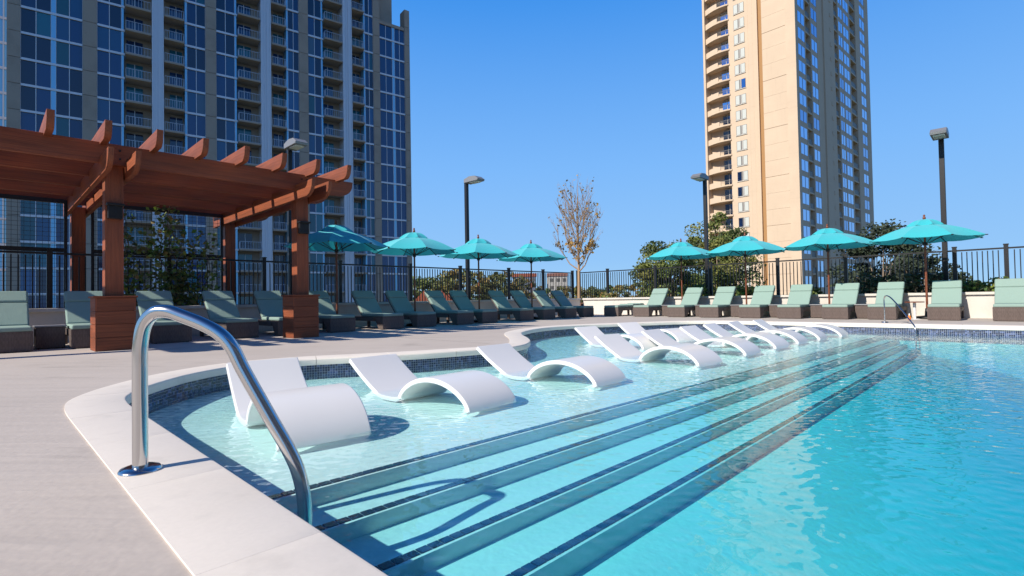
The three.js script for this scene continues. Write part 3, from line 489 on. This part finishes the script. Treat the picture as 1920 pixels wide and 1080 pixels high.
// ------------------------------------------------------------------ chaises standing in the shallow water
{
  const prof = []; for (let i = 0; i <= 8; i++) prof.push([.50 * i / 8, lerp(.368, .080, i / 8) - .012 * Math.sin(Math.PI * i / 8)]); prof.push([.57, .048], [.66, .033], [.80, .031], [.90, .038]);
  for (let i = 1; i <= 15; i++) { const a = Math.PI * i / 16; prof.push([1.465 - .525 * Math.cos(a), .027 + .245 * Math.pow(Math.sin(a), 1.25)]); } prof.push([1.99, .031]);
  const cl = new THREE.CatmullRomCurve3(prof.map(([x, y]) => V3(x, y, 0)), false, 'centripetal');
  const n = 110, T = .024, W = .31, q = .012, sec = [[-W + q, T], [-W / 3, T], [W / 3, T], [W - q, T], [W - q * .3, T - q * .3], [W, T - q], [W, q - T], [W - q * .3, q * .3 - T], [W - q, -T], [-W + q, -T], [-W + q * .3, q * .3 - T], [-W, q - T], [-W, T - q], [-W + q * .3, T - q * .3]], S = sec.length, pos = [], uv = [], idx = [];
  for (let i = 0; i <= n; i++) { const p = cl.getPointAt(i / n), d = cl.getTangentAt(i / n); for (const [z, o] of sec) { pos.push((p.x - d.y * o - 2) * .95, Math.max(.001, p.y + d.x * o), z); uv.push(i / n * 2, z); } }
  for (let i = 0; i < n; i++) for (let j = 0; j < S; j++) { const a = i * S + j, b = i * S + (j + 1) % S; idx.push(a, b, a + S, b, b + S, a + S); }
  for (let j = 1; j < S - 1; j++) { idx.push(0, j + 1, j); const o = n * S; idx.push(o, o + j, o + j + 1); }
  const g = new THREE.BufferGeometry(); g.setAttribute('position', new THREE.Float32BufferAttribute(pos, 3)); g.setAttribute('uv', new THREE.Float32BufferAttribute(uv, 2)); g.setIndex(idx); g.computeVertexNormals();
  const spots = [[-3.46, -1.68, -.13], [-3.42, -3.24, .05], [-3.3, -4.97, .02], [-3.1, -7.15, -.12], [-3.1, -8.8, -.03], [-3.06, -10.15, -.08], [-3.05, -11.35, 0], [-2.95, -12.45, .01], [-2.8, -13.6, 0]];
  spots.forEach(([x, z, r], i) => { const t = thing('pool_chaise', `white moulded in-water chaise beside the steps, ${ORD[i]} from the steel handrail`, 'pool chaise', [x, LEDGE + .004, z], r, 'white chaises standing on the pool ledge'); mesh('shell', g, M.white, t); if (i === 0) t.scale.set(.96, 1.2, 1.04); });
  [[-4.85, -8.75, -.2], [-5.05, -10.55, -.28]].forEach(([x, z, r], i) => { const t = thing('pool_chaise', `white in-water chaise in the rear pair near the mosaic wall, ${ORD[i]} from the coping tip`, 'pool chaise', [x, LEDGE + .004, z], r, 'white chaises standing on the pool ledge'); mesh('shell', g, M.white, t); });
}

// ------------------------------------------------------------------ handrails
{
  const t = thing('pool_handrail', 'large polished steel handrail bending from the pale coping into the water', 'handrail', [-2.84, 0, -.50]);
  const D = V3(.56, 0, -.5), P = [[0, .005], [0, .2], [0, .45], [.005, .585], [.035, .672], [.095, .715], [.17, .720], [.27, .695], [.41, .652], [.50, .610], [.565, .555], [.63, .46], [.80, .235], [.905, .10], [.955, .02], [.985, -.06], [1, -.15], [1, -.30], [1, -.385]].map(([k, y]) => V3(D.x * k, y, D.z * k));
  mesh('tube', tube(P, .0305, 20, 120), M.steel, t);
  mesh('flange', new THREE.LatheGeometry([[.031, .022], [.05, .022], [.075, .015], [.083, .004], [.083, 0]].map(([a, b]) => V2(a, b)).reverse(), 28).translate(0, .0085, 0), M.steel, t);
  const f = thing('pool_handrail', 'slim distant steel handrail at the far pool edge by the sunlit loungers', 'handrail', [-2.36, 0, -15.55]);
  mesh('tube', tube([V3(0, .008, 0), V3(0, .4, 0), V3(0, .60, 0), V3(.04, .66, .05), V3(.14, .63, .16), V3(.62, .05, .78), V3(.68, -.03, .86), V3(.70, -.15, .9), V3(.70, -.6, .9)], .015, 10, 60), M.steel, f);
  mesh('flange', new THREE.CylinderGeometry(.07, .075, .02, 20).translate(0, .0185, 0), M.steel, f);
}

// ------------------------------------------------------------------ the glass tower
{
  const T = thing('glass_apartment_tower', 'tall blue glass apartment tower with concrete piers and stacked balconies', 'building', [-80.88, -6, -3.04], Math.atan2(.987, .155));
  const R = rng(41), Y0 = 6, FH = 3, top = 64, base = -6, BAND = (k) => Y0 + 26.2 + FH * k, K0 = -10, K1 = 10, dep = 1.5;
  const P = (name, w, h, d, x, y, z, m, par = T) => mesh(name, bx(w, h, d), m, par, x, y, z);
  P('core', 47.2, 66, 18, 22.5, 33, -9 - dep, M.conc); P('rear_wing', 6, 66, 16, -4.1, 33, -11 - dep, M.concLight);
  for (let k = K0; k <= K1; k++) { P('rear_band', 6, .3, .2, -4.1, BAND(k), -3 - dep + .1, M.whiteMetal); } for (const x of [-2.0, -3.2, -4.4, -5.6]) P('rear_mullion', .12, 66, .2, x, 33, -3 - dep + .12, M.whiteMetal); P('rear_glass', 5.9, 66, .1, -4.1, 33, -3 - dep + .02, M.fin); P('wing', 2.9, 53, 18, 47.55, 26.5, -9 - dep, M.conc);
  const cols = [[-1.12, 0], [5.48, 6.84], [18.32, 19.59], [30.44, 31.76], [42.03, 43.13], [47.61, 48.5]];
  for (const [a, b] of cols) for (let k = K0; k <= K1; k++) { const y = BAND(k); if (a > 47 && y > 54) continue; P('concrete_panel', b - a, FH - .05, dep + .25, (a + b) / 2, y + FH / 2, -dep / 2 + .125, M.conc); }
  const mods = [[6.84, 9.56, 12.34, 13.6, 15.92, 18.32], [19.59, 22.2, 25.12, 26.48, 28.63, 30.44], [31.76, 34.06, 36.9, 38.36, 40.41, 42.03]];
  for (const m of mods) { for (const [a, b] of [[m[2], m[3]]]) { const p = P('pilaster', b - a - .1, 66, dep + .5, (a + b) / 2, 33, -dep / 2 + .25, M.metalPanel); for (const x of [-(b - a) / 2 + .06, (b - a) / 2 - .06, -.17, .17]) P('rib', .1, 66, .14, x, 0, dep / 2 + .3, M.whiteMetal, p); } }
  // glass bays: [from, to, panes, where the pale fin stands]
  const bays = [[0, 5.48, 4, 2.84], [43.13, 47.61, 4, 45.6], ...mods.flatMap((m) => [[m[0], m[1], 2, m[1] - .22], [m[4], m[5], 2, m[4] + .15]])], panes = [];
  for (const [a, b, n, fin] of bays) {
    const hMax = a > 43 ? 53 : 66, fw = n === 4 ? .42 : .22;
    P('glass_fin', fw, hMax, dep + .06, fin, hMax / 2, -dep / 2 + .03, M.fin);
    P('bay_back', b - a, hMax, .3, (a + b) / 2, hMax / 2, -dep - .0, M.frame);
    const edges = n === 4 ? [a, (a + fin - fw / 2) / 2, fin - fw / 2, fin + fw / 2, (b + fin + fw / 2) / 2, b] : fin > (a + b) / 2 ? [a, (a + fin - fw / 2) / 2, fin - fw / 2] : [fin + fw / 2, (b + fin + fw / 2) / 2, b];
    for (let i = 0; i < edges.length - 1; i++) { if (n === 4 && i === 2) continue; for (let k = K0; k <= K1; k++) { const y = BAND(k); if (y + FH < 0 || y + FH > hMax + 1.5) continue; panes.push([edges[i] + .05, edges[i + 1] - .05, y]); } }
    for (const e of edges) P('mullion', .07, hMax, .16, e, hMax / 2, -.02, M.whiteMetal);
    for (let k = K0; k <= K1; k++) { const y = BAND(k); if (y < 0 || y > hMax) continue; P('spandrel', b - a - .02, .26, .26, (a + b) / 2, y, .02, M.whiteMetal); }
  }
  const sz = ([a, b, y]) => { const x = a, d = Math.hypot(59 + 1 * x * .6, 0), vis = y < 60 && y > 4; return (vis ? 1 : .01) / d; };
  panes.sort((p, q) => sz(q) - sz(p));
  const rest = [];
  panes.forEach(([a, b, y], i) => { const h = FH - .32, g = bx(b - a, h, .08); if (i < 300) { const o = mesh('window_pane', g, glassTones[R() < (a > 43 ? .65 : y < 22 ? .4 : .06) ? (R() < .5 ? 3 : 5) : R() < .33 ? 4 : R() < .14 ? 6 + Math.floor(R() * 2) : Math.floor(R() * 3)], T, (a + b) / 2, y + FH / 2, -.05); o.rotation.y = (R() - .5) * .012; o.rotation.x = (R() - .5) * .008; } else rest.push(g.translate((a + b) / 2, y + FH / 2, -.05)); });  // teal tones on the low floors paint in reflections of other buildings
  if (rest.length) mesh('remaining_window_panes', merged(rest), glassTones[0], T).userData.kind = 'stuff';
  // balconies
  const rail = (w, side) => { const g = [bx(w, .05, .05, 0, 1.08, .95), bx(w, .04, .04, 0, .1, .95)]; for (let x = -w / 2; x <= w / 2 + .01; x += w / 8) g.push(bx(.03, 1, .03, x, .58, .95)); g.push(bx(.05, .05, 1.0, side * w / 2, 1.08, .45), bx(.05, 1.0, .05, side * w / 2, .55, .5), bx(.03, 1.0, .03, side * w / 2, .55, .2), bx(.03, 1.0, .03, side * w / 2, .55, .75)); return merged(g); };
  for (const m of mods) for (const [a, b, side] of [[m[1], m[2], -1], [m[3], m[4], 1]]) {
    const w = b - a - .12, c = (a + b) / 2, sg = bx(w, .24, 2.2, 0, 0, -.05), rg = rail(w - .1, side), dg = bx(w * .64, 2.35, .08), mg = bx(.07, 2.4, .14), gx = c + side * w * .14;
    for (let k = K0; k <= K1; k++) { const y = BAND(k); if (y < 1) continue; const s = mesh('balcony', sg, M.conc, T, c, y, -.3); mesh('railing', rg, M.railing, s, 0, .06, 0); const d = mesh('balcony_door', dg, glassTones[Math.floor(R() * 5)], T, gx, y + 1.32, -dep + .06); mesh('door_mullion', mg, M.whiteMetal, d, 0, 0, .02); }
  }
  P('parapet', 4.4, .5, dep + .2, 45.35, 52.75, -.66, M.conc);
}
// ------------------------------------------------------------------ the cream tower
{
  const T = thing('cream_apartment_tower', 'tall cream concrete apartment tower with curved balconies and a dark shaded side', 'building', [-27.76, -6, -103.58], -.07), FH = 3.07, top = 84, N = 27, Y = (k) => 1.2 + FH * k;
  const P = (name, w, h, d, x, y, z, m, par = T) => mesh(name, bx(w, h, d), m, par, x, y, z);
  P('core', 16.4, top, 43.8, -9.9, top / 2, -25.75, M.cream); P('slab_return', 4.0, top, 1.4, -4.0, top / 2, -1.75, M.cream);
  // plain panelled slab
  for (let k = 0; k < N; k++) { P('wall_panel', 5.95, FH - (k % 3 === 0 ? .09 : .025), 1.05, -2.98, Y(k) + FH / 2 + (k % 3 === 0 ? .03 : 0), -.56, M.cream); }
  P('slab_backing', 5.8, top, .9, -3.0, top / 2, -.56, M.cream);
  P('brown_recess', 1.2, top, .3, -6.62, top / 2, -1.75, M.brownStrip);
  P('pilaster', .5, top, 1.6, -7.5, top / 2, -2.0, M.cream);
  P('wall', 5.35, top, 1.2, -10.45, top / 2, -2.1, M.cream);
  for (const x of [-8.35, -9.2]) P('wall_joint', .05, top, .02, x, top / 2, -1.49, M.cream);
  P('edge_wall', .45, top, 3.3, -18.35, top / 2, -3.1, M.cream);
  P('balcony_back_wall', 5.3, top, .6, -15.6, top / 2, -3.5, M.cream);
  const wg = bx(2.1, 1.9, .14), fg = bx(2.26, .1, .2), mg = bx(.09, 1.9, .2), cg = bx(.74, 1.72, .04), R = rng(71);
  for (let k = 1; k < N; k++) { const w = mesh('window', wg, M.frame, T, -10.9, Y(k) + 1.55, -1.49); mesh('sill', fg, M.concLight, w, 0, -1, .04); mesh('mullion', mg, M.concLight, w, .16, 0, .03); mesh('pane', cg, R() < .75 ? M.curtain : shadeGlass[1], w, -.58, 0, .09); mesh('pane', cg, R() < .75 ? M.curtain : shadeGlass[1], w, .66, 0, .09); }
  const arcS = (d0, d1, x1 = 2.6) => { const s = new THREE.Shape(), n = 14, f = (x, d) => d * (.35 + .65 * Math.pow(Math.sin(clamp((x + 2.6) / 5.2, 0, 1) * Math.PI * .62 + .35), 1)); for (let i = 0; i <= n; i++) { const x = lerp(-2.6, x1, i / n); i ? s.lineTo(x, f(x, d1)) : s.moveTo(x, f(x, d1)); } for (let i = n; i >= 0; i--) { const x = lerp(-2.6, x1, i / n); s.lineTo(x, d0 < 0 ? 0 : f(x, d1) - d0); } s.closePath(); return s; };
  const ex = (s, h) => { const g = new THREE.ExtrudeGeometry(s, { depth: h, bevelEnabled: false, curveSegments: 4 }); g.rotateX(-Math.PI / 2); g.scale(1, 1, -1); const q = g.toNonIndexed(); for (let i = 0; i < q.attributes.position.count; i += 3) { for (const k of ['position', 'normal', 'uv']) { const a = q.attributes[k], s2 = a.itemSize; for (let j = 0; j < s2; j++) { const t = a.array[(i + 1) * s2 + j]; a.array[(i + 1) * s2 + j] = a.array[(i + 2) * s2 + j]; a.array[(i + 2) * s2 + j] = t; } } } q.computeVertexNormals(); return metreUV(q); };
  const slab = ex(arcS(-1, 2.0), .30), par = ex(arcS(.18, 2.0, .35), .85), rl = merged([bx(2.0, .06, .06, 1.5, 1.1, 1.7), ...Array.from({ length: 11 }, (_, i) => bx(.035, .6, .035, .55 + i * .19, .8, 1.7))]), dg = bx(2.0, 2.3, .1), dm = bx(.08, 2.3, .14);
  for (let k = 0; k < N; k++) { const b = mesh('balcony', slab, M.cream, T, -15.55, Y(k), -3.0); mesh('parapet', par, M.cream, b, 0, .301, 0); mesh('railing', rl, M.frame, b, 0, .1, .1); const d = mesh('balcony_door', dg, shadeGlass[k % 2], T, -14.3, Y(k) + 1.6, -2.95); mesh('door_frame', dm, M.concLight, d, 0, 0, .01); }
  // shaded side: piers, windows, recessed balconies (distance from the corner along -z)
  const piers = [[0, 1.2], [4.7, 5.1], [7.8, 8.2], [11.4, 14.6], [14.62, 21], [24.3, 24.8], [27.5, 28.1], [31.9, 32.7], [37, 40.4], [44.3, 47.6]];
  for (const [a, b] of piers) P('pier', 1.7, top, b - a, -.851 + (a === 14.62 ? .25 : a === 0 ? 0 : .0), top / 2, -(a + b) / 2, M.cream);
  const wins = [[1.2, 4.7], [8.2, 11.4], [24.8, 27.5], [28.1, 31.9], [40.4, 44.3]];
  for (const [a, b] of wins) { const g = bx(.1, 2.0, b - a - .3), sp = bx(1.3, FH - 1.96, b - a - .02); for (let k = 1; k < N; k++) { const w = mesh('side_window', g, shadeGlass[R() < .75 ? 0 : 1], T, -.07, Y(k) + 1.6, -(a + b) / 2); P('window_mullion', .16, 1.95, .1, 0, 0, 0, M.frame, w); mesh('spandrel', sp, M.cream, T, -.70, Y(k) + .1, -(a + b) / 2); } }
  for (const [a, b] of [[5.1, 7.8], [21, 24.3], [32.7, 37]]) { P('recess_back', .2, top, b - a, -1.75, top / 2, -(a + b) / 2, M.cream); const g = bx(1.5, .3, b - a - .02), r = merged([bx(.06, .06, b - a - .1, .65, 1.1, 0), bx(.04, .9, b - a - .2, .65, .6, 0)]); for (let k = 1; k < N; k++) { const s = mesh('recess_slab', g, M.cream, T, -.86, Y(k), -(a + b) / 2); mesh('railing', r, M.frame, s, 0, .05, 0); } }
  const vg = bx(.12, .7, .8); for (let k = 1; k < N; k++) mesh('vent', vg, M.cream, T, .26, Y(k) + 1.5, -18.6);
}
// ------------------------------------------------------------------ far buildings seen through the fence
{
  const blk = (label, px, t, w, h, d, wall, roof, rows, colsN) => {
    const [x, z] = place(px, t), b = thing('distant_building', label, 'building', [x, -6, z], .77318);
    mesh('wall', bx(w, h, d, 0, h / 2, 0), wall, b); mesh('roof', bx(w + 1, 2.6, d + 1, 0, h + 1.31, 0), roof, b);
    for (let r = 0; r < rows; r++) for (let c = 0; c < colsN; c++) mesh('window', bx(w / colsN * .6, h / rows * .45, .2), M.frame, b, -w / 2 + w * (c + .5) / colsN, h * (r + .5) / rows, d / 2 + .05);
  };
  blk('distant blue grey building with a red roof band behind the last shaded umbrella', 983, 420, 18.5, 24, 14, M.blueGrey, M.redTile, 5, 4);
  blk('distant pale building with a brick red top beside the bare young tree', 1045, 420, 15, 24, 14, M.concLight, M.brick, 4, 3);
  const house = (label, px, t, w, h) => { const [x, z] = place(px, t), b = thing('distant_house', label, 'house', [x, -6, z], .9), s = new THREE.Shape([V2(-w / 2 - .4, h), V2(w / 2 + .4, h), V2(w / 4, h + 2.4), V2(-w / 4, h + 2.4)]), g = new THREE.ExtrudeGeometry(s, { depth: w * .7, bevelEnabled: false }); g.translate(0, 0, -w * .35); mesh('wall', bx(w, h - .02, w * .65, 0, h / 2, 0), M.concLight, b); mesh('roof', metreUV(g), M.redTile, b); for (const c of [-.3, 0, .3]) mesh('window', bx(1.2, 1.5, .1), M.frame, b, c * w, h * .6, w * .33); };
  house('distant house with a red roof beyond the second shaded umbrella', 812, 118, 8, 6.4); house('distant red roofed house beyond the lamp post in the open sky', 852, 122, 5, 6.1);
}
renderer.render(scene, camera);
